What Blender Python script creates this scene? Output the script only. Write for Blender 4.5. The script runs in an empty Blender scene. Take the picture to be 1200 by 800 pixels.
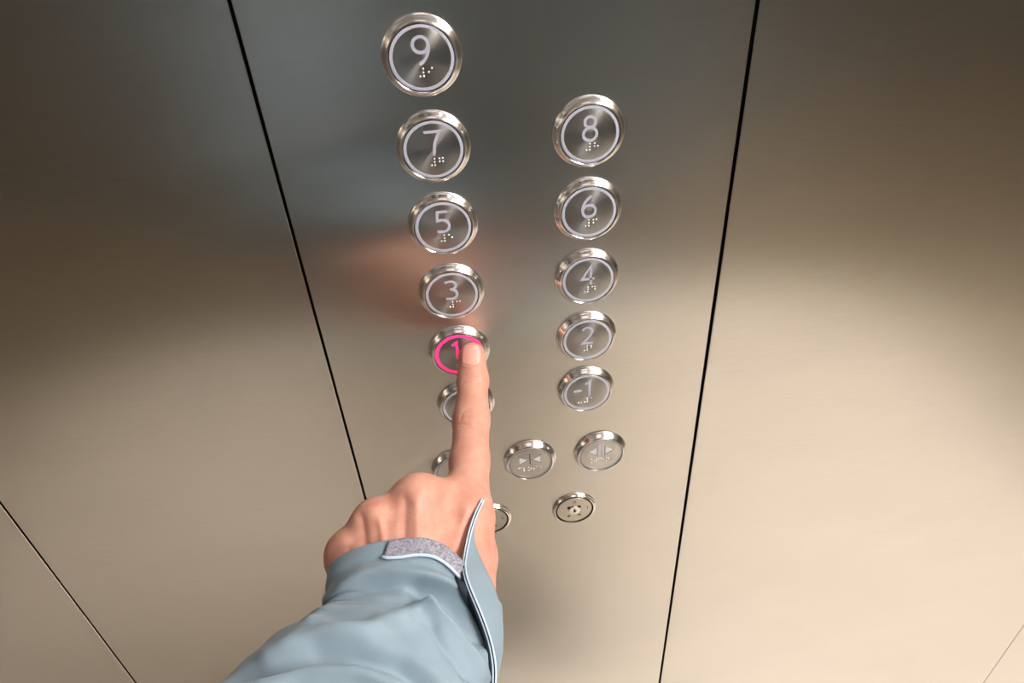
import bpy, bmesh, math, random
import numpy as np
from mathutils import Vector, Matrix
from mathutils.bvhtree import BVHTree

# ------------------------------------------------------------------ camera, world, lamps, exposure
# All geometry is worked out in millimetres with the control wall at y = 0, then put at
# metres with the lift floor at z = 0.
BASE = 1.25
def W(p):
    return Vector((p[0]*.001, p[1]*.001, p[2]*.001+BASE))
CAM = np.array([6.387, -295.581, 120.673]); F = 842.718
PITCH, YAW, ROLL = 0.6597108860120435, 0.0726165895704819, -0.06837080592810438
def axes():
    cp, sp = math.cos(PITCH), math.sin(PITCH); cy, sy = math.cos(YAW), math.sin(YAW); cr, sr = math.cos(ROLL), math.sin(ROLL)
    fwd = np.array([sy*cp, cy*cp, -sp]); right = np.array([cy, -sy, 0.]); up = np.cross(right, fwd)
    return cr*right+sr*up, -sr*right+cr*up, fwd
AX, AY, AZ = axes()
def ray(px, py): return AX*(px-600)/F-AY*(py-400)/F+AZ
def at_depth(px, py, d): return CAM+ray(px, py)*d
def at_y(px, py, y):
    d = ray(px, py); return CAM+d*(y-CAM[1])/d[1]
def proj(P):
    d = np.asarray(P)-CAM; z = d@AZ
    return 600+F*(d@AX)/z, 400-F*(d@AY)/z

scene = bpy.context.scene
col = scene.collection
cam_d = bpy.data.cameras.new('camera'); cam = bpy.data.objects.new('camera', cam_d); col.objects.link(cam)
cam_d.sensor_fit = 'HORIZONTAL'; cam_d.sensor_width = 36; cam_d.lens = F/1200*36; cam_d.clip_start = .01
M = Matrix.Identity(4)
for i in range(3):
    M[i][0] = AX[i]; M[i][1] = AY[i]; M[i][2] = -AZ[i]
M.translation = W(CAM); cam.matrix_world = M
scene.camera = cam
vs = scene.view_settings
vs.view_transform = 'Standard'; vs.look = 'None'; vs.gamma = 1; vs.use_curve_mapping = False
vs.exposure = -0.12
world = bpy.data.worlds.new('world'); scene.world = world; world.use_nodes = True
world.node_tree.nodes['Background'].inputs[0].default_value = (1, .97, .93, 1)
world.node_tree.nodes['Background'].inputs[1].default_value = 0.01
X0, X1, Y1, CEIL = -1.30, 1.40, -1.66, 2.35        # the cabin
# ceiling lamps: x, y, half width x, half width y, strength
LAMPS = [(1.10, -.86, .26, .45, 47.0), (-.75, -1.05, .24, .45, .3), (.10, -.55, .22, .18, 1.7)]

# ------------------------------------------------------------------ materials
def s2l(r, g, b):
    f = lambda c: c/12.92 if c <= .04045 else ((c+.055)/1.055)**2.4
    return (f(r/255), f(g/255), f(b/255), 1)
def mat(name, base, rough=.5, metal=0, **k):
    m = bpy.data.materials.new(name); m.use_nodes = True
    p = m.node_tree.nodes['Principled BSDF']
    p.inputs['Base Color'].default_value = base
    p.inputs['Roughness'].default_value = rough; p.inputs['Metallic'].default_value = metal
    for a, b in k.items(): p.inputs[a].default_value = b
    return m
def N(m, t, **k):
    n = m.node_tree.nodes.new(t)
    for a, b in k.items():
        if a in n.inputs: n.inputs[a].default_value = b
        else: setattr(n, a, b)
    return n
def L(m, a, b): m.node_tree.links.new(a, b)
def noise(m, scale, vec_scale=(1, 1, 1), detail=4, rough=.5):
    tc = N(m, 'ShaderNodeTexCoord'); mp = N(m, 'ShaderNodeMapping'); mp.inputs['Scale'].default_value = vec_scale
    L(m, tc.outputs['Object'], mp.inputs['Vector'])
    n = N(m, 'ShaderNodeTexNoise'); n.inputs['Scale'].default_value = scale; n.inputs['Detail'].default_value = detail
    n.inputs['Roughness'].default_value = rough
    L(m, mp.outputs[0], n.inputs['Vector']); return n.outputs['Fac']
def ramp(m, src, c0, c1, p0=.3, p1=.7):
    r = N(m, 'ShaderNodeValToRGB'); r.color_ramp.elements[0].position = p0; r.color_ramp.elements[1].position = p1
    r.color_ramp.elements[0].color = c0; r.color_ramp.elements[1].color = c1
    L(m, src, r.inputs[0]); return r.outputs[0]
def bump(m, src, strength, dist):
    b = N(m, 'ShaderNodeBump'); b.inputs['Strength'].default_value = strength; b.inputs['Distance'].default_value = dist
    L(m, src, b.inputs['Height']); L(m, b.outputs[0], P(m).inputs['Normal']); return b
def P(m): return m.node_tree.nodes['Principled BSDF']

def brushed(name, tangent, c0, c1, rough=.27, an=.8):
    m = mat(name, c0, rough, 1)
    p = P(m); p.inputs['Anisotropic'].default_value = an
    v = N(m, 'ShaderNodeCombineXYZ')
    for i in range(3): v.inputs[i].default_value = tangent[i]
    L(m, v.outputs[0], p.inputs['Tangent'])
    f = noise(m, 9, (1, 1, 2.2), 3, .55)
    gr = noise(m, 420, (.12, 1, 3.0), 4, .7)
    mx = N(m, 'ShaderNodeMix', data_type='RGBA', blend_type='MULTIPLY'); mx.inputs['Factor'].default_value = 1
    L(m, ramp(m, f, c0, c1, .35, .68), mx.inputs[6]); L(m, ramp(m, gr, (.93, .93, .935, 1), (1, 1, 1, 1), .3, .6), mx.inputs[7])
    L(m, mx.outputs[2], p.inputs['Base Color'])
    g = noise(m, 12, (.4, 1, 1.6), 3, .5)
    r = N(m, 'ShaderNodeMapRange'); r.inputs['To Min'].default_value = rough-.012; r.inputs['To Max'].default_value = rough+.012
    
    return m
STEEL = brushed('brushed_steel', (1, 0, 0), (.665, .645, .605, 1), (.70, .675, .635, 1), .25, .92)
ADDED_SHIRT = mat('added_dark_shirt', (.055, .055, .045, 1), .9)  # for the added front that darkens the mirrored torso
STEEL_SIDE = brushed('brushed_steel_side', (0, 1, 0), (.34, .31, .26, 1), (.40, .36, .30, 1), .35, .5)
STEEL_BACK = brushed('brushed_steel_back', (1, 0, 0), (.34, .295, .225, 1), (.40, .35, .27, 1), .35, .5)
def spun(name, c, rough, an):
    # turned metal: the tiny grooves run in circles, so light fans out along the radius
    m = mat(name, c, rough, 1); p = P(m); p.inputs['Anisotropic'].default_value = an
    tc = N(m, 'ShaderNodeTexCoord')
    mul = N(m, 'ShaderNodeVectorMath', operation='MULTIPLY'); mul.inputs[1].default_value = (1, 0, 1)
    L(m, tc.outputs['Object'], mul.inputs[0])
    nm = N(m, 'ShaderNodeVectorMath', operation='NORMALIZE'); L(m, mul.outputs[0], nm.inputs[0])
    L(m, nm.outputs[0], p.inputs['Tangent'])
    ln = N(m, 'ShaderNodeVectorMath', operation='LENGTH'); L(m, mul.outputs[0], ln.inputs[0])
    sc = N(m, 'ShaderNodeMath', operation='MULTIPLY'); sc.inputs[1].default_value = 4200; L(m, ln.outputs['Value'], sc.inputs[0])
    nz = N(m, 'ShaderNodeTexNoise', noise_dimensions='1D'); nz.inputs['Scale'].default_value = 1; nz.inputs['Detail'].default_value = 3
    L(m, sc.outputs[0], nz.inputs['W'])
    bump(m, nz.outputs['Fac'], .08, .00004)
    return m
FACE = spun('turned_steel_face', (.45, .44, .43, 1), .34, .85)
FACE_PLAIN = spun('frosted_steel_face', (.66, .64, .61, 1), .42, .4)
BEZEL = spun('polished_bezel_steel', (.84, .82, .83, 1), .20, .6)
LOCKRIM = mat('polished_lock_rim', (.80, .77, .73, 1), .14, 1)
LOCKFACE = mat('lock_plate_nickel', (.66, .62, .55, 1), .33, 1)
CHROME = mat('bright_chrome', (.92, .90, .87, 1), .12, 1)
DOT = mat('raised_bright_dot', (.97, .95, .93, 1), .3, .6)
GROOVE = mat('black_gap', (.012, .011, .012, 1), .6)
INLAY = mat('milky_grey_inlay', s2l(190, 193, 209), .38)
PLATEINK = mat('etched_dark_mark', (.05, .05, .045, 1), .6)
PINK = mat('lit_pink_inlay', (.9, .04, .2, 1), .4)
P(PINK).inputs['Emission Color'].default_value = (1.0, .03, .20, 1); P(PINK).inputs['Emission Strength'].default_value = 1.0
DIMFACE = FACE
FLOORM = mat('beige_floor', s2l(222, 212, 197), .45)
L(FLOORM, ramp(FLOORM, noise(FLOORM, 14, detail=6), s2l(222, 212, 199), s2l(232, 224, 213)), P(FLOORM).inputs['Base Color'])
CEILM = mat('white_ceiling', (.72, .70, .68, 1), .6)
LAMP_FRAME = mat('lamp_frame_white', (.8, .8, .8, 1), .4)
def lampmat(s):
    m = mat('lit_diffuser', (.9, .9, .9, 1), .5); P(m).inputs['Emission Color'].default_value = (1, .95, .92, 1)
    P(m).inputs['Emission Strength'].default_value = s; return m
SKIN = mat('skin', s2l(228, 160, 132), .46)
p = P(SKIN); p.inputs['Subsurface Weight'].default_value = .22; p.inputs['Subsurface Radius'].default_value = (1, .35, .2)
p.inputs['Subsurface Scale'].default_value = .0035; p.inputs['Specular IOR Level'].default_value = .4
L(SKIN, ramp(SKIN, noise(SKIN, 130, detail=5, rough=.6), s2l(194, 134, 116), s2l(207, 156, 136), .3, .72), p.inputs['Base Color'])
vor = N(SKIN, 'ShaderNodeTexVoronoi'); vor.inputs['Scale'].default_value = 1100
tc = N(SKIN, 'ShaderNodeTexCoord'); L(SKIN, tc.outputs['Object'], vor.inputs['Vector'])
bump(SKIN, vor.outputs['Distance'], .22, .00018)
NAIL = mat('fingernail', s2l(222, 160, 148), .28); P(NAIL).inputs['Coat Weight'].default_value = .3
P(NAIL).inputs['Subsurface Weight'].default_value = .3; P(NAIL).inputs['Subsurface Scale'].default_value = .002
CLOTH = mat('pale_blue_shell_fabric', s2l(140, 162, 178), .62)
P(CLOTH).inputs['Sheen Weight'].default_value = .15
L(CLOTH, ramp(CLOTH, noise(CLOTH, 40, detail=3), s2l(121, 140, 153), s2l(127, 146, 159)), P(CLOTH).inputs['Base Color'])
bump(CLOTH, noise(CLOTH, 2600, detail=2), .25, .00012)
EDGE = mat('pale_edge_binding', s2l(188, 206, 222), .5)
NAVY = mat('navy_trim_shade', s2l(22, 30, 44), .8)  # stitching thread, and the painted shade in the cuff slit
PATCH = mat('grey_loop_fastener', s2l(140, 140, 152), .95)
L(PATCH, ramp(PATCH, noise(PATCH, 900, detail=6, rough=.75), s2l(104, 104, 116), s2l(176, 174, 186), .36, .66), P(PATCH).inputs['Base Color'])
bump(PATCH, noise(PATCH, 1500, detail=4), .9, .0006)
TROUSER = mat('tan_trouser_cloth', (.36, .30, .23, 1), .8)
SHOE = mat('dark_shoe_leather', (.03, .028, .026, 1), .5)

# ------------------------------------------------------------------ object helpers
def tag(o, label=None, cat=None, group=None, kind=None):
    for k, v in (('label', label), ('category', cat), ('group', group), ('kind', kind)):
        if v: o[k] = v
    return o
def empty(name, loc):
    o = bpy.data.objects.new(name, None); col.objects.link(o); o.location = loc; o.empty_display_size = .02; return o
def link(name, me, m, parent=None, smooth=True, loc=None):
    o = bpy.data.objects.new(name, me); col.objects.link(o)
    if isinstance(m, (list, tuple)):
        for q in m: me.materials.append(q)
    else: me.materials.append(m)
    if smooth:
        for f in me.polygons: f.use_smooth = True
    if loc is not None: o.location = loc
    if parent is not None: o.parent = parent
    return o
def mesh(name, V, Fs):
    me = bpy.data.meshes.new(name); me.from_pydata([tuple(map(float, v)) for v in V], [], [tuple(map(int, f)) for f in Fs]); me.update(); return me
def fixn(me):
    bm = bmesh.new(); bm.from_mesh(me); bmesh.ops.recalc_face_normals(bm, faces=bm.faces); bm.to_mesh(me); bm.free(); return me
def box(name, a, b, m, parent=None, bevel=0, loc=(0, 0, 0)):
    bm = bmesh.new(); bmesh.ops.create_cube(bm, size=1)
    for v in bm.verts:
        v.co = Vector(((a[i]+b[i])/2+v.co[i]*(b[i]-a[i]) for i in range(3)))-Vector(loc)
    if bevel:
        bmesh.ops.bevel(bm, geom=bm.edges[:], offset=bevel, segments=3, affect='EDGES', profile=.5)
    me = bpy.data.meshes.new(name); bm.to_mesh(me); bm.free()
    return link(name, me, m, parent, smooth=False, loc=loc)

# turned profile around -y: list of (radius, height towards the viewer), in mm
def lathe(prof, n=96):
    V, Fs = [], []
    for r, h in prof:
        if r < 1e-6: V.append((0, -h*.001, 0)); continue
        for i in range(n):
            a = 2*math.pi*i/n; V.append((r*math.cos(a)*.001, -h*.001, r*math.sin(a)*.001))
    idx = []; k = 0
    for r, h in prof:
        if r < 1e-6: idx.append([k]*n); k += 1
        else: idx.append(list(range(k, k+n))); k += n
    for a, b in zip(idx, idx[1:]):
        for i in range(n):
            j = (i+1) % n
            f = [a[i], a[j], b[j], b[i]]; g = []
            for q in f:
                if q not in g: g.append(q)
            if len(g) > 2: Fs.append(g)
    return sharp(fixn(mesh('turned', V, Fs)), 28)
def sharp(me, ang=30):
    me.set_sharp_from_angle(angle=math.radians(ang)) if hasattr(me, 'set_sharp_from_angle') else None
    return me
# flat raised strokes on a plate: polylines in mm -> thin slabs
def strokes(polys, width, h, thick=.22, closed=()):
    V, Fs = [], []
    for pi, pl in enumerate(polys):
        pl = [np.array(p, float) for p in pl]; n = len(pl); ww = width[pi] if isinstance(width, (list, tuple)) else width
        base = len(V); cl = pi in closed
        for i in range(n):
            a = pl[i-1] if (i > 0 or cl) else None; b = pl[(i+1) % n] if (i < n-1 or cl) else None
            d1 = (pl[i]-a) if a is not None else None; d2 = (b-pl[i]) if b is not None else None
            if d1 is None: d1 = d2
            if d2 is None: d2 = d1
            d1 = d1/np.linalg.norm(d1); d2 = d2/np.linalg.norm(d2)
            t = d1+d2; t = t/np.linalg.norm(t); nn = np.array([-t[1], t[0]]); k = 1/max(.45, nn@np.array([-d1[1], d1[0]]))
            for s in (1, -1):
                q = pl[i]+nn*s*ww/2*k
                for y in (h+.03*pi, h-thick): V.append((q[0]*.001, -y*.001, q[1]*.001))
        m_ = n if cl else n-1
        for i in range(m_):
            a = base+4*i; b = base+4*((i+1) % n)
            Fs += [(a, b, b+2, a+2), (a+1, a+3, b+3, b+1), (a, a+1, b+1, b), (a+2, b+2, b+3, a+3)]
        if not cl:
            a = base; b = base+4*(n-1)
            Fs += [(a, a+2, a+3, a+1), (b, b+1, b+3, b+2)]
    return fixn(mesh('strokes', V, Fs))
def arc(cx, cy, rx, ry, a0, a1, n=22):
    return [(cx+rx*math.cos(math.radians(a0+(a1-a0)*i/n)), cy+ry*math.sin(math.radians(a0+(a1-a0)*i/n))) for i in range(n+1)]
def bez(p0, p1, p2, p3, n=12):
    return [tuple((1-t)**3*np.array(p0)+3*(1-t)**2*t*np.array(p1)+3*(1-t)*t*t*np.array(p2)+t**3*np.array(p3)) for t in [i/n for i in range(n+1)]]
# numerals in a box 1 wide, 1 high, stroke centre lines
def nine():
    return [arc(0, .70, .43, .27, 0, 358, 30), bez((.43, .72), (.46, .40), (.20, .12), (-.17, .03))]
G = {
 '9': nine(),
 '6': [[(-x, 1-y) for x, y in pl] for pl in nine()],
 '7': [[(-.46, .95), (.46, .95), (.12, .5), (.0, .0)]],
 '5': [[(.38, .95), (-.28, .95), (-.34, .56), (-.1, .58)]+arc(-.06, .31, .46, .27, 75, -100, 18)+[(-.42, .07)]],
 '3': [[(-.40, .90)]+arc(-.04, .745, .38, .205, 110, -80, 16)+[(-.08, .53)], [(-.08, .53)]+arc(-.06, .285, .44, .245, 82, -105, 18)+[(-.44, .08)]],
 '1': [[(-.44, .80), (-.12, .95), (-.12, 0)]],
 '8': [arc(0, .735, .33, .215, 0, 352, 30), arc(0, .26, .42, .26, 0, 352, 34)],
 '2': [[(-.38, .82)]+arc(-.02, .72, .38, .24, 140, -20, 16)+[(.18, .45), (-.40, .04), (.44, .04)]],
 '4': [[(.18, 0), (.18, .95), (-.46, .30), (.46, .30)]],
 '0': [arc(0, .48, .40, .47, 0, 358, 36)],
 '-1': [[(-1.05, .42), (-.42, .42)], [(-.10, .80), (.22, .95), (.22, 0)]],
}
BR = {'1': (1,), '2': (1, 2), '3': (1, 4), '4': (1, 4, 5), '5': (1, 5), '6': (1, 2, 4), '7': (1, 2, 4, 5), '8': (1, 2, 5), '9': (2, 4), '0': (2, 4, 5), '#': (3, 4, 5, 6), '-': (3, 6),
      'o': (1, 3, 5), 'p': (1, 2, 3, 4), 'e': (1, 5), 'n': (1, 3, 4, 5), 'c': (1, 4), 'l': (1, 2, 3), 's': (2, 3, 4), }
def dots(text, x_end_of_sign, top, h, r=.46, pitch=1.42, cell=3.55):
    bm = bmesh.new()
    for ci, ch in enumerate(text):
        x0 = x_end_of_sign-pitch+cell*ci
        for d in BR[ch]:
            x = x0+(pitch if d > 3 else 0); z = top-((d-1) % 3)*pitch
            g = bmesh.ops.create_icosphere(bm, subdivisions=2, radius=r*.001)['verts']
            for v in g: v.co = Vector((v.co.x+x*.001, v.co.y*.75-h*.001, v.co.z+z*.001))
    me = bpy.data.meshes.new('dots'); bm.to_mesh(me); bm.free(); return me

# ------------------------------------------------------------------ the lift cabin
T = .002
def plate(name, x0, x1, m=STEEL, z0=.10, z1=CEIL-.012):
    return box(name, (x0*.001, 0, z0), (x1*.001, T, z1), m, bevel=.0004)
SA, SB, SC, SD = -67.3, 134.6, -265.2, 460.5
for a, b in ((X0*1000+1, SC-.6), (SC+.6, SA-.8), (SB+1.1, SD-.3), (SD+.3, X1*1000-1)):
    tag(plate('wall_front', a, b), kind='structure')
tag(box('wall_front', (X0, .010, 0), (X1, .06, CEIL), GROOVE), kind='structure')
panel = plate('control_panel', SA+.5, SB-.6)
tag(panel, 'tall brushed steel control panel holding all the lift buttons, between two wall sheets', 'panel')
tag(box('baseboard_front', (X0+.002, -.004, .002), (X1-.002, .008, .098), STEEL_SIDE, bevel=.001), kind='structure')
tag(box('floor', (X0-.05, Y1-.05, -.05), (X1+.05, .06, 0), FLOORM), kind='structure')
tag(box('ceiling', (X0-.05, Y1-.05, CEIL), (X1+.05, .06, CEIL+.05), CEILM), kind='structure')
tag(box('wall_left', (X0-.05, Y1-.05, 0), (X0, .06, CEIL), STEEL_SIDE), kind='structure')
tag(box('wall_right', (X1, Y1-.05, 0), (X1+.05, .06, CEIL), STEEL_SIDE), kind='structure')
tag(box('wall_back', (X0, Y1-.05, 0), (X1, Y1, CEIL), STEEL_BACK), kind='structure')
for (x, y, hx, hy, s), nm in zip(LAMPS, ('right of the passenger', 'left of the passenger', 'nearest the button wall')):
    e = tag(empty('ceiling_light', (x, y, CEIL)), 'flat lit ceiling lamp in a white frame, '+nm, 'lamp', 'lift ceiling lamps')
    fr = box('lamp_frame', (x-hx-.02, y-hy-.02, CEIL-.018), (x+hx+.02, y+hy+.02, CEIL-.001), LAMP_FRAME, bevel=.003, loc=(x, y, CEIL)); fr.parent = e; fr.location = (0, 0, 0)
    df = box('diffuser', (x-hx, y-hy, CEIL-.024), (x+hx, y+hy, CEIL-.0185), lampmat(s), loc=(x, y, CEIL)); df.parent = e; df.location = (0, 0, 0)

# ------------------------------------------------------------------ buttons
H = 3.47; RI = 12.8
bezel_me = (lathe([(16.0, -.3), (16.0, .5), (15.9, .72), (15.7, .85), (15.45, 1.05), (15.1, 1.75), (14.65, 2.45), (14.15, 3.1), (13.85, 3.4), (13.6, 3.52), (13.4, 3.48), (13.2, 3.3), (13.1, 2.4), (12.4, 2.2)]))
lip_me = lathe([(12.95, 2.3), (12.95, 3.30), (12.85, 3.48), (12.65, 3.48), (12.6, 3.3)])
ring_me = lathe([(12.62, 3.0), (12.62, 3.42), (12.5, 3.46), (11.45, 3.46), (11.35, 3.40), (11.35, 3.0)])
face_me = lathe([(11.38, 3.1), (11.34, 3.38), (11.2, 3.42), (6, 3.42), (0.6, 3.42), (0, 3.42)])
gap_me = lathe([(13.2, 2.35), (12.3, 2.25), (12.3, 2.2)])
WIDE = 7.0
def button(x, z, ch, label, lit=False):
    root = tag(empty('elevator_button', W((x, 0, z))), label, 'button', 'numbered floor buttons' if ch in G else 'door and service buttons')
    link('bezel', bezel_me.copy(), BEZEL, root)
    link('gap_ring', gap_me.copy(), GROOVE, root)
    if ch in G:
        f = link('button_cap', face_me.copy(), DIMFACE, root); link('edge_lip', lip_me.copy(), CHROME, root)
        r = link('light_ring', ring_me.copy() if not lit else lathe([(12.7, 3.0), (12.7, 3.44), (12.55, 3.5), (11.0, 3.5), (10.9, 3.44), (10.9, 3.0)]), PINK if lit else INLAY, root)
        if lit: r['label'] = 'glowing pink light ring'
        polys = [[(px*WIDE, -2.55+py*11.0) for px, py in pl] for pl in G[ch]]
        cl = {'9': (0,), '6': (0,), '0': (0,), '8': (0, 1)}.get(ch, ())
        pp = polys
        n = link('numeral', strokes(pp, 1.25 if ch != '1' else 1.45, 3.53, closed=cl), PINK if lit else INLAY, f, smooth=False)
        if lit: n['label'] = 'glowing pink numeral 1'
        if ch == '-1': b = dots('-#1', -3.2, -4.0, 3.42)
        else: b = dots('#'+ch, -.15, -4.0, 3.42)
        link('braille', b, DOT, f)
    else:
        f = link('button_cap', lathe([(12.9, 2.3), (12.9, 2.95), (12.7, 3.15), (12.3, 3.2), (6, 3.2), (.6, 3.2), (0, 3.2)]), FACE_PLAIN, root)
        link('rim_band', lathe([(12.75, 3.0), (12.7, 3.26), (11.7, 3.3), (11.6, 3.1)]), mat('grey_band', (.42, .43, .46, 1), .35, .6), root)
        if ch in ('close', 'open'):
            s = 1 if ch == 'close' else -1
            V, Fs = [], []
            for sx in (-1, 1):
                if ch == 'close': tri = [(sx*6.2, 5.6), (sx*1.7, 3.1), (sx*6.2, .6)]
                else: tri = [(sx*2.9, 6.0), (sx*6.6, 3.4), (sx*2.9, .8)]
                k = len(V); V += [(a*.001, -.00334, b*.001) for a, b in tri]+[(a*.001, -.0031, b*.001) for a, b in tri]
                Fs += [(k, k+1, k+2), (k+3, k+5, k+4), (k, k+3, k+4, k+1), (k+1, k+4, k+5, k+2), (k+2, k+5, k+3, k)]
            sy = link('door_arrows', fixn(mesh('arrows', V, Fs)), mat('white_arrow', s2l(222, 224, 232), .35), f, smooth=False)
            if ch == 'close':
                link('door_line', strokes([[(0, 8.2), (0, -.6)]], .55, 3.30), PLATEINK, f, smooth=False)
                link('arrow_outline', strokes([[(6.9, 6.6), (1.2, 3.1), (6.9, -.4)], [(-6.9, 6.6), (-1.2, 3.1), (-6.9, -.4)]], .35, 3.27), mat('grey_line', (.2, .2, .19, 1), .5), f, smooth=False)
            else:
                link('door_line', strokes([[(-1.2, 8.6), (-1.2, -1.6)], [(1.2, 8.6), (1.2, -1.6)]], .9, 3.32), INLAY, f, smooth=False)
                link('arrow_outline', strokes([[(2.3, 7.2), (2.3, -.5), (7.9, 3.4)], [(-2.3, 7.2), (-2.3, -.5), (-7.9, 3.4)]], .3, 3.27), mat('grey_line', (.3, .3, .29, 1), .5), f, smooth=False)
            link('braille', dots({'close': 'close', 'open': 'open'}[ch], -5.6 if ch == 'close' else -4.2, -3.1, 3.2, r=.44, pitch=1.35, cell=3.0), DOT, f)
    return root
S = 37.051
R_ = {0: 0, 1: -S, 2: -2*S, 3: -3*S, 4: -4*S}
XR = 67.1
button(0, 37.56, '9', 'round steel elevator button marked 9, topmost on the panel')
button(0, R_[0], '7', 'round steel elevator button marked 7, below the 9')
button(0, R_[1], '5', 'round steel elevator button marked 5, catching the pinkish reflection of the hand')
button(0, R_[2], '3', 'round steel elevator button marked 3, just above the lit button')
button(0, R_[3], '1', 'elevator button marked 1, lit pink and pressed by the index finger', lit=True)
button(0, R_[4], '0', 'round elevator button half covered by the finger, just below the lit one')
button(XR, R_[0], '8', 'round steel elevator button marked 8, topmost of the right column')
button(XR, R_[1], '6', 'round steel button marked 6 in the right column, a step lower than the top one')
button(XR, R_[2], '4', 'round steel button marked 4, third one down in the right column')
button(XR, R_[3], '2', 'round steel elevator button marked 2, right of the lit button')
button(XR, R_[4], '-1', 'round steel elevator button marked -1, lowest of the numbered right column')
button(76.26, -199.7, 'open', 'door opening button with two arrows pointing away from double lines')
button(33.48, -199.7, 'close', 'door closing button with two arrows pointing at a centre line')
button(-9.54, -199.7, 'plain', 'plain round button mostly hidden behind the base of the finger')

def key_lock(x, z, label):
    root = tag(empty('key_switch', W((x, 0, z))), label, 'key switch', 'key switches at the bottom of the panel')
    link('rim', lathe([(14.3, -.3), (14.3, .4), (14.0, .8), (13.6, .9), (13.45, 1.2), (13.1, 1.75), (12.6, 1.95), (12.25, 1.7), (12.1, .9)]), LOCKRIM, root)
    link('gap_ring', lathe([(12.2, 1.0), (11.2, 1.0), (11.1, .6)]), GROOVE, root)
    pl = link('lock_plate', lathe([(11.25, .6), (11.25, 1.45), (11.1, 1.6), (4.4, 1.6), (4.3, 1.3), (0, 1.3)]), LOCKFACE, root)
    link('key_cylinder', lathe([(3.9, 1.2), (3.9, 2.0), (3.6, 2.3), (1.4, 2.3), (1.25, 2.0), (0, 2.0)], 48), CHROME, pl)
    link('keyhole', strokes([[(0, 1.5), (0, -1.6)]], 1.15, 2.42), GROOVE, pl, smooth=False)
    nt = [[(a[0], a[1]), (b[0], b[1])] for a, b in (((-4.4, 2.3), (-3.0, 3.3)), ((2.6, 3.4), (3.9, 2.6)))]
    link('notch', strokes(nt, 1.1, 2.2, .8), GROOVE, pl, smooth=False)
    link('bright_key_tab', strokes([[(-.6, 4.3), (1.6, 4.3)]], 1.9, 2.7, 1.2), CHROME, pl, smooth=False)
    link('position_marks', strokes([arc(0, 7.7, .95, .95, 0, 345, 20), [(8.4, 2.2), (8.4, -.3)],
          [(-4.6, -6.0), (-3.4, -4.3)], [(-3.9, -6.4), (-2.7, -4.7)], [(-4.9, -5.0), (-3.0, -5.6)], [(2.2, -5.2), (4.1, -5.2)], [(2.4, -4.4), (3.9, -6.0)]], .42, 1.66, .15), PLATEINK, pl, smooth=False)
key_lock(5.6, -249.7, 'round key switch partly hidden behind the thumb side of the hand')
key_lock(60.5, -249.7, 'round key switch below the door buttons, fully in view')

# ------------------------------------------------------------------ the hand
def D(px, py, d): return at_depth(px, py, d)
def smin(a, b, k):
    h = np.maximum(k-np.abs(a-b), 0)/k
    return np.minimum(a, b)-h*h*k*.25
def rcone(G3, a, b, r1, r2):
    a = np.asarray(a, np.float32); b = np.asarray(b, np.float32)
    ba = b-a; l = float(ba@ba)
    X, Y, Z = G3
    t = np.clip(((X-a[0])*ba[0]+(Y-a[1])*ba[1]+(Z-a[2])*ba[2])/l, 0, 1)
    d = np.sqrt((X-a[0]-t*ba[0])**2+(Y-a[1]-t*ba[1])**2+(Z-a[2]-t*ba[2])**2)
    return d-(r1+(r2-r1)*t)
def surface_nets(sdf, origin, h):
    s = sdf < 0; nx, ny, nz = sdf.shape
    cnt = np.zeros((nx-1, ny-1, nz-1), np.float32); acc = np.zeros((3, nx-1, ny-1, nz-1), np.float32)
    c = [(i, j, k) for i in (0, 1) for j in (0, 1) for k in (0, 1)]
    def sl(a, o): return a[o[0]:o[0]+nx-1, o[1]:o[1]+ny-1, o[2]:o[2]+nz-1]
    for o in c:
        for ax in range(3):
            if o[ax]: continue
            o2 = list(o); o2[ax] = 1
            va, vb = sl(sdf, o), sl(sdf, o2); cr = (va < 0) != (vb < 0)
            t = np.where(cr, va/np.where(cr, va-vb, 1), 0)
            for q in range(3):
                acc[q] += np.where(cr, o[q]+(t if q == ax else 0), 0)
            cnt += cr
    act = cnt > 0; idx = -np.ones(act.shape, np.int64); ii = np.argwhere(act); idx[act] = np.arange(len(ii))
    V = np.stack([acc[q][act]/cnt[act] for q in range(3)], -1)+ii
    V = V*h+origin
    Fs = []
    for ax in range(3):
        o = [slice(0, nx), slice(0, ny), slice(0, nz)]; o1 = list(o); o2 = list(o)
        o1[ax] = slice(0, -1); o2[ax] = slice(1, None)
        cr = s[tuple(o1)] != s[tuple(o2)]; e = np.argwhere(cr); ins = s[tuple(o1)][cr]
        b, d = [(1, 2), (2, 0), (0, 1)][ax]
        ok = (e[:, b] > 0) & (e[:, d] > 0) & (e[:, b] < sdf.shape[b]-1) & (e[:, d] < sdf.shape[d]-1)
        e = e[ok]; ins = ins[ok]
        def g(db, dd):
            q = e.copy(); q[:, b] -= db; q[:, d] -= dd; return idx[q[:, 0], q[:, 1], q[:, 2]]
        quad = np.stack([g(1, 1), g(0, 1), g(0, 0), g(1, 0)], -1)
        quad = np.where(ins[:, None], quad, quad[:, ::-1]); Fs.append(quad)
    return V, np.concatenate(Fs)

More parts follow.
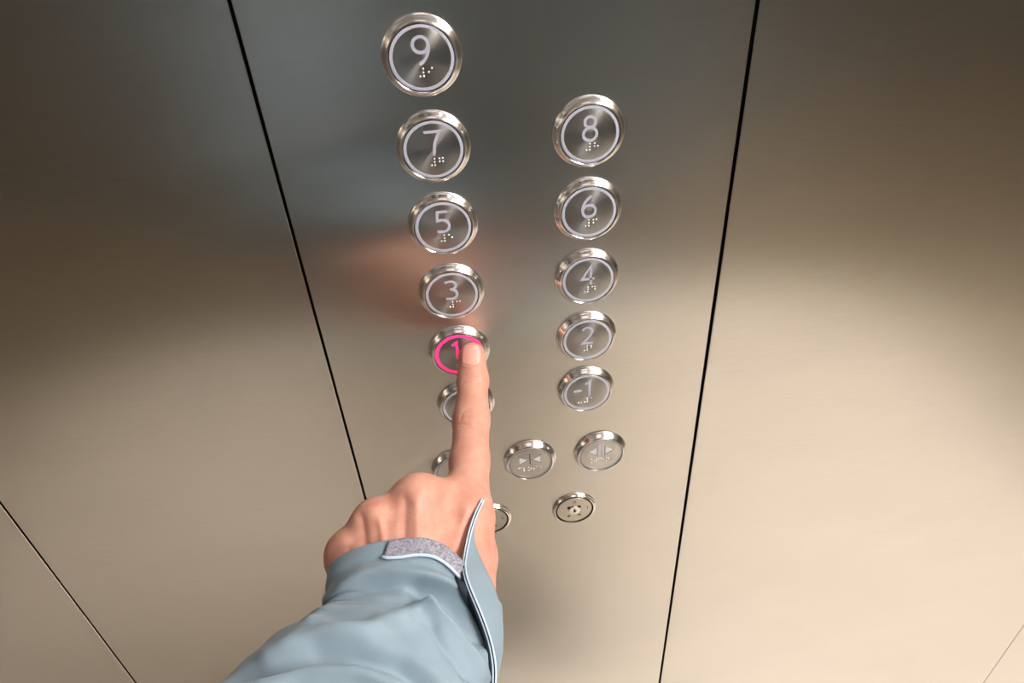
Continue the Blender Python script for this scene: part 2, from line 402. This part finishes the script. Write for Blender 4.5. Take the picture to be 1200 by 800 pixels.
tip = at_y(553, 417, -9.2)
tipd = (tip-CAM)@AZ
J = {}
J['itip'] = tip
J['idip'] = D(554, 446, tipd-9.0)
J['ipip'] = D(552.5, 492, tipd-22)
J['imid'] = D(550.3, 540, tipd-38)
J['imcp'] = D(548, 603, tipd-58)
dm = (J['imcp']-CAM)@AZ
J['mmcp'] = D(488, 585, dm-8)
J['rmcp'] = D(441, 612, dm-12)
J['pmcp'] = D(408, 648, dm-14)
J['wr_r'] = D(528, 735, dm-38)       # wrist, thumb side
J['wr_u'] = D(462, 742, dm-40)       # wrist, little finger side
J['elb'] = D(385, 860, dm-75)
vdir = lambda px, py: ray(px, py)/np.linalg.norm(ray(px, py))
UPW = -AZ                             # towards the viewer, about normal to the back of the hand
hand_dir = (J['mmcp']-(J['wr_r']+J['wr_u'])/2); hand_dir /= np.linalg.norm(hand_dir)
# curled fingers: away from the viewer, then back under the palm
def curl(mcp, l1, l2, l3, side, back):
    d1 = vdir(*proj(mcp)); d1 = d1+AX*side*.10-hand_dir*back; d1 /= np.linalg.norm(d1)
    p1 = mcp+d1*l1
    d2 = -hand_dir*.93+d1*.35; d2 /= np.linalg.norm(d2); p2 = p1+d2*l2
    d3 = -hand_dir*.65-d1*.75; d3 /= np.linalg.norm(d3); p3 = p2+d3*l3
    return p1, p2, p3
h = .6
allp = []
prim = []   # (list of round cones, blend)
def seg(a, b, r1, r2, k): prim.append((a, b, r1, r2, k)); allp.extend([a, b])
# palm
wc = (J['wr_r']+J['wr_u'])/2
for m_, w_, r_ in (('imcp', .95, 9.6), ('mmcp', .62, 10.0), ('rmcp', .32, 9.3), ('pmcp', .0, 8.6)):
    a = J[m_]; b = J['wr_u']+(J['wr_r']-J['wr_u'])*w_
    seg(a, b, r_, 10, 11)
for m_, w_, r_ in (('imcp', .9, 8), ('mmcp', .6, 9), ('rmcp', .35, 9), ('pmcp', .1, 8)):   # palm flesh
    a = J[m_]-UPW*8-hand_dir*10; b = J['wr_u']+(J['wr_r']-J['wr_u'])*w_-UPW*8
    seg(a, b, r_, 11, 9)
seg(wc, J['elb'], 20, 24, 12)
# index
seg(J['imcp'], J['imid'], 9.8, 8.75, 7)
seg(J['imid'], J['ipip'], 8.7, 8.6, 4)
seg(J['ipip'], J['idip'], 8.6, 7.3, 3)
seg(J['idip'], J['itip'], 7.25, 6.2, 3)
pulp = J['itip']-UPW*1.2
seg(J['idip']-UPW*1.0, pulp, 7.0, 6.2, 3)
# middle, ring, little
for nm, ls, rs, sd, bk in (('mmcp', (36, 24, 18), (9.4, 9.0, 8.3, 7.2), .25, .18), ('rmcp', (33, 23, 17), (8.8, 8.5, 7.9, 6.8), .35, .38), ('pmcp', (27, 18, 15), (8.0, 7.4, 6.8, 6.1), .55, .6)):
    q = curl(J[nm], *ls, sd, bk)
    seg(J[nm], q[0], rs[0], rs[1], 5); seg(q[0], q[1], rs[1], rs[2], 2.5); seg(q[1], q[2], rs[2], rs[3], 2.5)
    J[nm+'1'], J[nm+'2'], J[nm+'3'] = q
# thumb: leaves the side of the palm by the wrist and folds under the index finger
t0 = D(541, 715, dm-20); t1 = D(553, 655, dm+6); t2 = D(555, 612, dm+24); t3 = D(530, 590, dm+28)
seg(t0, t1, 13, 10.8, 10); seg(t1, t2, 10.3, 9.2, 4); seg(t2, t3, 9.0, 7.4, 3)
# web between index and middle finger roots
seg(J['imid']*.25+J['imcp']*.75+AX*-5-UPW*3, J['mmcp']-UPW*6+AX*6, 7.0, 7.0, 8)
allp = np.array(allp); lo = allp.min(0)-34; hi = allp.max(0)+34
lo[1] = max(lo[1], -210); hi[1] = min(hi[1], 1)
axs = [np.arange(lo[i], hi[i], h, dtype=np.float32) for i in range(3)]
# coarse pass finds the cells that matter, fine pass only evaluates there
def field(X, Y, Z):
    d = None
    for a, b, r1, r2, k in prim:
        e = rcone((X, Y, Z), a, b, r1, r2)
        d = e if d is None else smin(d, e, k)
    return d
sdf = np.empty([len(a) for a in axs], np.float32)
for i0 in range(0, len(axs[0]), 16):
    XX, YY, ZZ = np.meshgrid(axs[0][i0:i0+16], axs[1], axs[2], indexing='ij')
    sdf[i0:i0+16] = field(XX, YY, ZZ)
V, Q = surface_nets(sdf, np.array([a[0] for a in axs]), h)
del sdf
# relax
def smooth(V, Q, it, lam=.5):
    e = np.concatenate([Q[:, [0, 1]], Q[:, [1, 2]], Q[:, [2, 3]], Q[:, [3, 0]]]); e = np.concatenate([e, e[:, ::-1]])
    deg = np.bincount(e[:, 0], minlength=len(V))[:, None]
    for _ in range(it):
        s = np.stack([np.bincount(e[:, 0], weights=V[e[:, 1], q], minlength=len(V)) for q in range(3)], -1)/deg
        V = V+(s-V)*lam
    return V
def vnormals(V, Q):
    n = np.cross(V[Q[:, 2]]-V[Q[:, 0]], V[Q[:, 3]]-V[Q[:, 1]])
    s = np.stack([sum(np.bincount(Q[:, c], weights=n[:, q], minlength=len(V)) for c in range(4)) for q in range(3)], -1)
    return s/np.maximum(np.linalg.norm(s, axis=1, keepdims=True), 1e-9)
V = smooth(V, Q, 6)
def dpoly(px, py, pl):
    best = np.full(px.shape, 1e9); 
    for (x0, y0), (x1, y1) in zip(pl, pl[1:]):
        dx, dy = x1-x0, y1-y0; t = np.clip(((px-x0)*dx+(py-y0)*dy)/(dx*dx+dy*dy), 0, 1)
        best = np.minimum(best, np.hypot(px-x0-t*dx, py-y0-t*dy))
    return best
def relief(V, Q, items):
    n = vnormals(V, Q); px, py = proj(V)
    view = CAM-V; view /= np.linalg.norm(view, axis=1, keepdims=True)
    face = np.clip((n*view).sum(1)*1.6, 0, 1)
    amt = np.zeros(len(V))
    for it in items:
        if it[0] == 'blob':
            _, x, y, sx, sy, a = it; amt += a*np.exp(-((px-x)/sx)**2-((py-y)/sy)**2)
        else:
            _, pl, w, a = it; dd = dpoly(px, py, pl); amt += a*np.exp(-(dd/w)**2)
    return V+n*(amt*face)[:, None]
items = [
 # knuckle creases, last joint
 ('line', [(543, 445), (549, 443), (556, 444), (562, 445)], 1.1, -.30), ('line', [(542, 448.5), (550, 449), (557, 448.5), (563, 447)], 1.1, -.32),
 ('line', [(545, 441), (552, 440), (560, 441)], 1.0, -.18), ('line', [(545, 453), (560, 453)], 1.2, -.12),
 # middle joint: an oval pad with creases under it
 ('blob', 554, 489, 12, 7, .45),
 ('line', [(540, 492), (541, 486), (545, 480), (552, 478), (560, 478.5), (566, 482), (569, 489)], 1.2, -.28),
 ('line', [(537, 497), (543, 497), (550, 499.5), (560, 499.5), (566, 497)], 1.2, -.42),
 ('line', [(535, 499), (545, 501.5), (556, 503), (566, 502)], 1.1, -.32),
 ('line', [(547, 489), (553, 491), (561, 489)], 1.2, -.16), ('line', [(553, 506), (567, 504)], 1.1, -.22), ('line', [(546, 484), (560, 484)], 1.2, -.14),
 ('line', [(541, 509), (565, 510)], 1.5, -.10),
 # knuckles and tendons on the back of the hand
 ('blob', 488, 577, 17, 13, 1.6), ('blob', 440, 602, 14, 12, 1.5), ('blob', 405, 637, 12, 12, 1.3), ('blob', 548, 597, 16, 14, .9),
 ('line', [(475, 586), (474, 604), (473, 640)], 5.5, -.9),
 ('line', [(424, 606), (426, 620), (428, 645)], 5.5, -.9), ('line', [(518, 585), (516, 610), (512, 640)], 9, -1.1),
 ('line', [(488, 590), (489, 640)], 5, .7), ('line', [(446, 612), (452, 650)], 4.5, .8), ('line', [(546, 600), (532, 640)], 5, .8),
 ('line', [(560, 600), (574, 640), (576, 690)], 9, .5), ('line', [(410, 645), (409, 665)], 3, -.6),
 # nail fold
 ('line', [(541, 415), (541.5, 427), (546, 430), (553, 431), (560, 430), (564, 426), (563.5, 415)], 1.6, .42),
 ('blob', 552, 417, 9, 9, -.30),
]
items += [('line', [(532+random.Random(i).uniform(0, 30), 562+i*2.2), (540+random.Random(i+50).uniform(0, 30), 561+i*2.2)], 1.0, -.10) for i in range(8)]
V = relief(V, Q, items)
hand_V, hand_Q = V, Q
PERSON = tag(empty('person', (0.0, -.58, 0)), 'person in a pale blue jacket reaching out a left hand to press the lit button', 'person')
def W2(V): return V*.001+np.array([0, 0, BASE])-np.array(PERSON.location)
# neck and head, above and behind the camera
def ellip(G3, c, r_):
    X, Y, Z = G3; q = np.sqrt(((X-c[0])/r_[0])**2+((Y-c[1])/r_[1])**2+((Z-c[2])/r_[2])**2); return (q-1)*min(r_)
hx = [np.arange(a, b, 2.5, dtype=np.float32) for a, b in ((-105, 105), (-720, -455), (150, 465))]
G3 = np.meshgrid(*hx, indexing='ij'); yc = -597
hd = ellip(G3, (0, yc, 372), (76, 95, 84))
hd = smin(hd, ellip(G3, (0, yc+28, 325), (60, 66, 78)), 22)
hd = smin(hd, ellip(G3, (0, yc+62, 268), (24, 22, 17)), 26)            # chin
hd = smin(hd, rcone(G3, (0, yc-12, 300), (0, yc-20, 190), 56, 60), 16)  # neck
hd = smin(hd, rcone(G3, (0, yc+93, 358), (0, yc+112, 322), 6, 11), 12)  # nose
for sx in (-1, 1):
    hd = smin(hd, ellip(G3, (sx*77, yc+2, 345), (8, 18, 32)), 6)        # ears
    hd = np.maximum(hd, -ellip(G3, (sx*31, yc+104, 358), (19, 14, 11))) # eye sockets
    hd = smin(hd, ellip(G3, (sx*31, yc+82, 358), (13, 13, 12)), 3)      # closed lids
    hd = smin(hd, rcone(G3, (sx*16, yc+96, 375), (sx*44, yc+86, 374), 5, 4), 8)
hd = smin(hd, rcone(G3, (-17, yc+92, 299), (17, yc+92, 299), 5.5, 5.5), 5); hd = smin(hd, rcone(G3, (-15, yc+90, 289), (15, yc+90, 289), 6, 6), 4)
HVt, HQt = surface_nets(hd, np.array([a[0] for a in hx]), 2.5); HVt = smooth(HVt, HQt, 3)
hr = np.maximum(ellip(G3, (0, yc-6, 376), (86, 104, 92)), -np.maximum(ellip(G3, (0, yc+70, 325), (78, 74, 84)), -1e9))
hr = np.maximum(hr, 268-G3[2]); hr = np.maximum(hr, -ellip(G3, (0, yc, 372), (70, 88, 78)))
RVt, RQt = surface_nets(hr, np.array([a[0] for a in hx]), 2.5); RVt = smooth(RVt, RQt, 3)
me = bpy.data.meshes.new('hand'); me.from_pydata(W2(V).tolist(), [], Q.tolist()); me.update()
hand = link('body', me, SKIN, PERSON); 
me = bpy.data.meshes.new('head'); me.from_pydata(W2(HVt).tolist(), [], HQt.tolist()); me.update()
link('head', me, SKIN, PERSON)
me = bpy.data.meshes.new('hair'); me.from_pydata(W2(RVt).tolist(), [], RQt.tolist()); me.update()
link('hair', me, mat('dark_brown_hair', (.03, .02, .015, 1), .6), PERSON)
V, Q = hand_V, hand_Q
bvh = BVHTree.FromPolygons([Vector(v) for v in V.tolist()], Q.tolist())
def hit(b, px, py):
    r = Vector(ray(px, py)).normalized()
    loc, nrm, i, d = b.ray_cast(Vector(CAM), r)
    return (np.array(loc), np.array(nrm)) if loc else (None, None)
# a thin plate that follows a surface: grid of pixels -> points on the surface, lifted and given thickness
def onskin(b, name, pts, m, parent, lift, thick, crown=0.0):
    nu, nv = len(pts), len(pts[0]); top = []; last = None
    for i in range(nu):
        for j in range(nv):
            l, n_ = hit(b, *pts[i][j])
            if l is None: l, n_ = last if last is not None else next(q for row in pts for p_ in row for q in [hit(b, *p_)] if q[0] is not None)
            last = (l, n_)
            k = math.sin(math.pi*(i)/(nu-1))*math.sin(math.pi*j/(nv-1)) if crown else 0
            top.append((l, n_, k))
    VV = [l+n_*(lift+crown*k) for l, n_, k in top]+[l+n_*(lift-thick) for l, n_, k in top]
    K = nu*nv; Fs = []
    for i in range(nu-1):
        for j in range(nv-1):
            a = i*nv+j; q = (a, a+1, a+nv+1, a+nv); Fs += [q, tuple(x+K for x in q[::-1])]
    rim = [i*nv for i in range(nu)]+[(nu-1)*nv+j for j in range(1, nv)]+[i*nv+nv-1 for i in range(nu-2, -1, -1)]+[j for j in range(nv-2, 0, -1)]
    for a, c in zip(rim, rim[1:]+rim[:1]): Fs.append((a, c, c+K, a+K))
    return link(name, fixn(mesh(name, W2(np.array(VV)), Fs)), m, parent)
nail = []
for i in range(15):
    v = i/14; y = 404.6+v*23.2
    half = 11.0*min(1, (1-(1-min(1, v*3.0+.16))**2.2)**.5)*(1 if v < .8 else math.sqrt(max(.12, 1-((v-.8)/.2)**2*.55)))
    nail.append([(552.3+u*half, y+(.0 if v < .8 else 0)-abs(u)**2*(1.2 if v > .7 else 0)) for u in np.linspace(-1, 1, 13)])
onskin(bvh, 'fingernail', nail, NAIL, hand, .25, .5, .12)

# ------------------------------------------------------------------ the jacket
def catmull(P_, n):
    P_ = [np.array(p, float) for p in P_]; P_ = [2*P_[0]-P_[1]]+P_+[2*P_[-1]-P_[-2]]; out = []
    for i in range(1, len(P_)-2):
        for k in range(n):
            t = k/n; a, b, c, d = P_[i-1:i+3]
            out.append(.5*((2*b)+(-a+c)*t+(2*a-5*b+4*c-d)*t*t+(-a+3*b-3*c+d)*t**3))
    out.append(P_[-2]); return out
SLIT = 34.
# rings: centre pixel x, y, depth, half width (mm), half thickness (mm), screen angle of the ring's long axis
rings = [   # left end, right end (pixels), depth, thickness ratio
 (385, 670, 587, 672, dm-24, .79), (383, 696, 588, 702, dm-31, .78), (378, 730, 589, 730, dm-38, .80), (361, 768, 588, 758, dm-46, .82),
 (325, 806, 584, 792, dm-56, .82), (278, 843, 574, 832, dm-66, .82), (222, 895, 550, 890, dm-78, .83), (162, 965, 505, 965, dm-90, .84), (90, 1050, 430, 1060, dm-102, .86)]
ctrl = []
for (x0, y0, x1, y1, d, k_) in rings:
    c = D((x0+x1)/2, (y0+y1)/2, d); a_ = math.hypot(x1-x0, y1-y0)/2*d/F
    ctrl.append(list(c)+[a_, a_*k_, -math.degrees(math.atan2(y1-y0, x1-x0))])
cs = catmull(ctrl, 22)
NA = 220
cen = np.array([c[:3] for c in cs]); tan = np.gradient(cen, axis=0); tan /= np.linalg.norm(tan, axis=1, keepdims=True)
SV = []
for i, c in enumerate(cs):
    an = math.radians(c[5]); u = AX*math.cos(an)-AY*math.sin(an)*-1
    t = tan[i]; u = u-t*(u@t); u /= np.linalg.norm(u); w = np.cross(t, u); 
    if w@AZ > 0: w = -w
    for j in range(NA):
        th = 2*math.pi*j/NA; SV.append(c[:3]+u*c[3]*math.cos(th)+w*c[4]*math.sin(th))
SV = np.array(SV); NR = len(cs)
# the cuff mouth is slit on the thumb side: the rim drops back there
G0 = SV.reshape(NR, NA, 3); G1 = G0.copy(); jj = np.arange(NA); th_ = jj*2*math.pi/NA; th_ = np.where(th_ > math.pi, th_-2*math.pi, th_)
u_ = np.clip((math.radians(84)-th_)/math.radians(58), 0, 1); u2_ = np.clip((th_+math.radians(100))/math.radians(60), 0, 1)
drop = SLIT*(u_*u_*(3-2*u_))*(u2_*u2_*(3-2*u2_))
for i in range(77):
    g = i+drop*(1-i/77.); a = np.floor(g).astype(int); f_ = (g-a)[:, None]
    G1[i] = G0[a, jj]*(1-f_)+G0[a+1, jj]*f_
SV = G1.reshape(-1, 3)
SQ = np.array([(i*NA+j, i*NA+(j+1) % NA, (i+1)*NA+(j+1) % NA, (i+1)*NA+j) for i in range(NR-1) for j in range(NA)])
if (vnormals(SV, SQ)[NA//4]@(SV[NA//4]-cen[0])) < 0: SQ = SQ[:, ::-1]
sl_items = [
 ('line', [(365, 725), (405, 690), (425, 677), (450, 670), (480, 672), (510, 680), (535, 694), (552, 710)], 8, 2.4),
 ('line', [(488, 690), (512, 698), (533, 712), (548, 732), (560, 752)], 8, -3.2),
 ('line', [(395, 705), (440, 690), (490, 705)], 9, -.8),
 ('line', [(500, 716), (520, 730), (540, 750), (558, 772), (566, 795)], 7, 2.6),
 ('line', [(505, 733), (512, 748), (528, 770), (545, 795)], 4.5, -2.2),
 ('line', [(500, 712), (470, 726), (430, 738), (380, 744), (340, 756), (310, 770)], 9, 2.6),
 ('line', [(280, 795), (370, 762), (420, 764), (470, 775), (500, 800)], 11, -4.6),
 ('line', [(235, 835), (350, 790), (420, 792), (470, 812)], 10, 3.0),
 ('line', [(500, 716), (512, 740), (530, 775), (545, 810)], 7, 1.2),
 ('line', [(380, 700), (360, 730), (335, 755)], 7, .8),
]
SV = relief(SV, SQ, [it[:3]+(it[3]*1.45,) for it in sl_items])
SV = np.concatenate([SV[:NA], smooth(SV, SQ, 6)[NA:-NA], SV[-NA:]])
n_ = vnormals(SV, SQ)
rng = np.random.default_rng(4)
s_par = np.repeat(np.arange(NR)/22., NA); th = np.tile(np.arange(NA)*2*math.pi/NA, NR)
SV += n_*((np.sin(s_par*5+2.2*np.sin(th))+np.sin(s_par*8.3-3*th))*.35*np.minimum(1, s_par))[:, None]
# close the tube as cloth with an inner face
inner = SV-n_*.8; K = len(SV)
JV = np.concatenate([SV, inner]); JQ = [tuple(q) for q in SQ]+[tuple(q[::-1]+K) for q in SQ]+[(j, j+K, (j+1) % NA+K, (j+1) % NA) for j in range(NA)]
# upper arm and body of the jacket, behind the camera (the wall mirrors them)
def loft(rows, V0, F0, n=40, cap=True):
    base = len(V0); out = []
    for (c, u, w) in rows:
        for j in range(n):
            a = 2*math.pi*j/n; ca, sa = math.cos(a), math.sin(a)
            out.append(np.array(c)+np.array(u)*(abs(ca)**.85*np.sign(ca))+np.array(w)*(abs(sa)**.85*np.sign(sa)))
    for i in range(len(rows)-1):
        for j in range(n): F0.append((base+i*n+j, base+i*n+(j+1) % n, base+(i+1)*n+(j+1) % n, base+(i+1)*n+j))
    if cap: F0.append(tuple(range(base, base+n))); F0.append(tuple(range(base+(len(rows)-1)*n, base+len(rows)*n)))
    return V0+out
end = cen[-1]; te = tan[-1]
BV = []; BF = []
sh = np.array([-170, -560, 110.])
elbow = end+te*40
def ring_at(c, d, r1, r2):
    d = d/np.linalg.norm(d); u = np.cross(d, (0, 0, 1.)); u /= np.linalg.norm(u); w = np.cross(u, d); return (c, u*r1, w*r2)
BV = loft([ring_at(end-te*15, te, 57, 52), ring_at(end+te*25, te, 60, 56), ring_at(elbow+te*20, te*.6+(sh-elbow)/300, 60, 58), ring_at(elbow*.7+sh*.3, sh-elbow, 62, 60), ring_at(elbow*.3+sh*.7, sh-elbow, 66, 64), ring_at(sh, sh-elbow, 70, 68)], BV, BF)
yb = -600
BV = loft([((0, yb, z), (rx, 0, 0), (0, ry, 0)) for z, rx, ry in ((-470, 215, 135), (-380, 215, 138), (-250, 205, 135), (-100, 200, 130), (20, 205, 128), (90, 205, 118), (140, 175, 100), (170, 110, 75), (195, 75, 62), (235, 70, 60))], BV, BF)
# right arm, hanging down with the hand in the trouser pocket
BV = loft([ring_at(np.array([170, -600, 110.]), np.array([.4, 0, -1.]), 68, 66), ring_at(np.array([232, -605, 0.]), np.array([.25, 0, -1.]), 62, 60), ring_at(np.array([275, -615, -180.]), np.array([0, .2, -1.]), 56, 54), ring_at(np.array([245, -585, -320.]), np.array([-.35, .3, -.9]), 50, 48), ring_at(np.array([185, -550, -430.]), np.array([-.5, .2, -.8]), 42, 40)], BV, BF)
HV = []; HF = []   # unseen dark front, added to darken the torso's reflection in the wall
zz = np.linspace(-330, 160, 15); aa = np.linspace(-1, 1, 15)
for z in zz:
    k_ = min(1, (235-z)/150.); ry = np.interp(z, [-470, -380, -250, -100, 20, 90, 140, 170, 195, 235], [135, 138, 135, 130, 128, 118, 100, 75, 62, 60]); rx = np.interp(z, [-470, -250, 90, 140, 170, 195, 235], [215, 205, 205, 175, 110, 75, 70])
    for a in aa:
        x = a*min(165, rx*.84); sa = max(0, 1-(abs(x)/rx)**(2/.85))**(.85/2); HV.append(np.array([x, yb+ry*sa+4, z]))
n1 = len(HV); HV += [v-np.array([0, 8, 0]) for v in HV]
for i in range(14):
    for j in range(14):
        a = i*15+j; q = (a, a+1, a+16, a+15); HF += [q, tuple(x+n1 for x in q[::-1])]
rim_ = [i*15 for i in range(15)]+[210+j for j in range(1, 15)]+[i*15+14 for i in range(13, -1, -1)]+[j for j in range(13, 0, -1)]
for a, c in zip(rim_, rim_[1:]+rim_[:1]): HF.append((a, c, c+n1, a+n1))
link('added_shirt', fixn(mesh('added_shirt', W2(np.array(HV)), HF)), ADDED_SHIRT, PERSON)
off = len(JV)
JV = np.concatenate([JV, np.array(BV)]); JQ += [tuple(x+off for x in f) for f in BF]
me = bpy.data.meshes.new('jacket'); me.from_pydata(W2(JV).tolist(), [], [tuple(int(x) for x in f) for f in JQ]); me.update()
jacket = link('jacket', me, CLOTH, PERSON)
sb = BVHTree.FromPolygons([Vector(v) for v in SV.tolist()], [list(map(int, q)) for q in SQ])
TV = []; TF = []
for s in (-1, 1):
    TV = loft([((s*60, yb, -400), (105, 0, 0), (0, 125, 0)), ((s*95, yb, -560), (92, 0, 0), (0, 98, 0)), ((s*100, yb+10, -800), (70, 0, 0), (0, 76, 0)), ((s*100, yb, -1000), (62, 0, 0), (0, 66, 0)), ((s*100, yb-5, -1185), (58, 0, 0), (0, 62, 0))], TV, TF)
link('trousers', fixn(mesh('trousers', W2(np.array(TV)), TF)), TROUSER, PERSON)
for s in (-1, 1):
    QV = []; QF = []
    QV = loft([((s*102, yb-70, -1215), (30, 0, 0), (0, 0, 32)), ((s*102, yb-40, -1205), (42, 0, 0), (0, 0, 44)), ((s*102, yb+40, -1208), (44, 0, 0), (0, 0, 41)), ((s*104, yb+120, -1220), (50, 0, 0), (0, 0, 29)), ((s*104, yb+170, -1227), (40, 0, 0), (0, 0, 22)), ((s*104, yb+190, -1232), (18, 0, 0), (0, 0, 13))], QV, QF)
    link('shoe', fixn(mesh('shoe', W2(np.array(QV)), QF)), SHOE, PERSON)

# tubes along pixel paths laid on the sleeve
def path_on(b, pl, lift, n=10):
    out = []; last = None
    for p_ in catmull([np.array(p) for p in pl], n):
        l, nn = hit(b, *p_)
        if l is None:
            if last is None: continue
            l, nn = D(p_[0], p_[1], (last[0]-CAM)@AZ), last[1]
        last = (l, nn); out.append(l+nn*lift)
    return np.array(out)
def tube(path, r, V0, F0, n=10, taper=True):
    base = len(V0); t = np.gradient(path, axis=0); t /= np.maximum(np.linalg.norm(t, axis=1, keepdims=True), 1e-9); out = []
    for i in range(len(path)):
        u = np.cross(t[i], AZ); u /= np.linalg.norm(u); w = np.cross(u, t[i]); k = .45 if taper and i in (0, len(path)-1) else 1
        for j in range(n):
            a = 2*math.pi*j/n; out.append(path[i]+(u*math.cos(a)+w*math.sin(a))*r*k)
    for i in range(len(path)-1):
        for j in range(n): F0.append((base+i*n+j, base+i*n+(j+1) % n, base+(i+1)*n+(j+1) % n, base+(i+1)*n+j))
    F0.append(tuple(range(base, base+n))); F0.append(tuple(range(base+(len(path)-1)*n, base+len(path)*n)))
    return V0+list(out)
def build(name, Vl, Fl, m, parent): return link(name, fixn(mesh(name, W2(np.array(Vl)), Fl)), m, parent)
# grey loop fastener along the cuff
topl = catmull([(456, 635.5), (480, 631.5), (504, 633), (522, 641), (533, 650), (541, 661)], 8)
botl = catmull([(450, 655), (468, 654), (490, 650.5), (510, 653), (526, 664), (540, 681)], 8)
onskin(sb, 'loop_fastener', [[tuple(a*(1-v)+b*v) for v in np.linspace(0, 1, 9)] for a, b in zip(topl, botl)], PATCH, jacket, 1.2, 1.6)['label'] = 'grey fuzzy loop fastener strip on the cuff'
ff = []; vv = tube(path_on(sb, [(449, 655), (455, 656.5), (470, 655), (490, 652), (509, 654.5), (526, 665.5), (541, 683)], 1.1), .62, [], ff)
build('piping', vv, ff, EDGE, jacket)
# navy strip beside the cuff tab: inner cloth plus painted gap shade
lt = catmull([(536, 664), (533, 676), (538, 689), (549, 712), (562, 740), (571, 762)], 8)
rt = catmull([(543, 664), (547, 682), (556, 703), (567, 728), (576, 758), (578, 768)], 8)
onskin(sb, 'lining_shade', [[tuple(a*(1-v)+b*v) for v in np.linspace(0, 1, 5)] for a, b in zip(lt, rt)], NAVY, jacket, .9, 1.4)['label'] = 'dark navy strip for the inner cloth and shade of the cuff slit'
# cuff tab: left rail is the standing edge, right rail lies over the side of the wrist
Lr = [(566.5, 584, 0), (560, 596, 0), (553, 614, 0), (548.5, 632, 0), (544.5, 652, 0), (543, 668, 0), (549, 687, 0), (559, 709, 0), (570, 737, 0), (577, 762, 0), (580, 785, 0), (578.5, 812, 0), (570, 850, 0)]
Rr = [(568, 585, 0), (563, 597, 0), (557.5, 614, 0), (554.5, 632, 0), (560, 648, 0), (568, 664, 0), (577, 684, 0), (586, 706, 0), (590.5, 733, 0), (590, 760, 0), (586, 785, 0), (580, 812, 0), (571, 850, 0)]
dl0 = dm-45
LP = []; RP = []
for i, ((x, y, _), (x2, y2, _)) in enumerate(zip(Lr, Rr)):
    l, nn = hit(sb, min(x, 583), y)
    hl, hn = hit(bvh, x, y)
    cand = []
    if l is not None: cand.append((l-CAM)@AZ)
    if hl is not None: cand.append((hl-CAM)@AZ)
    d0 = (min(cand) if cand else dl0)-(5.2 if i > 2 else 2.4)
    LP.append(D(x, y, d0))
    RP.append(D(x2, y2, d0+min(12, 3.0+(x2-x)*.4)))
LP = np.array(catmull(LP, 6)); RP = np.array(catmull(RP, 6))
# smooth the rails' depth
for A in (LP, RP):
    for _ in range(25): A[1:-1] = A[1:-1]*.5+(A[:-2]+A[2:])*.25
VV = []; FF = []; nc = 9; bul = 1.5
for i in range(len(LP)):
    wdt = np.linalg.norm(RP[i]-LP[i])
    for k in range(nc):
        v = k/(nc-1); VV.append(LP[i]*(1-v)+RP[i]*v-AZ*min(bul, wdt*.12)*math.sin(math.pi*v))
K = len(VV); VV += [v+AZ*1.3 for v in VV]
for i in range(len(LP)-1):
    for k in range(nc-1):
        a = i*nc+k; q = (a, a+1, a+nc+1, a+nc); FF += [q, tuple(x+K for x in q[::-1])]
nu = len(LP)
rim = [i*nc for i in range(nu)]+[(nu-1)*nc+j for j in range(1, nc)]+[i*nc+nc-1 for i in range(nu-2, -1, -1)]+[j for j in range(nc-2, 0, -1)]
for a, c in zip(rim, rim[1:]+rim[:1]): FF.append((a, c, c+K, a+K))
tabm = build('cuff_tab', VV, FF, CLOTH, jacket); tabm['label'] = 'loose cuff tab standing open'
side = np.cross(np.gradient(LP, axis=0), AZ); side /= np.linalg.norm(side, axis=1, keepdims=True)
if side[20]@AX > 0: side = -side
ff = []; vv = tube(LP+side*.35-AZ*.2, .42, [], ff); vv = tube(LP-side*.5-AZ*.2, .38, vv, ff); build('edge_binding', vv, ff, EDGE, tabm)
ff = []; vv = tube(LP[2:]-side[2:]*.08-AZ*.42, .28, [], ff); vv = tube(LP[26:]+side[26:]*1.1+AZ*.3, .6, vv, ff); build('navy_stitching', vv, ff, NAVY, tabm)
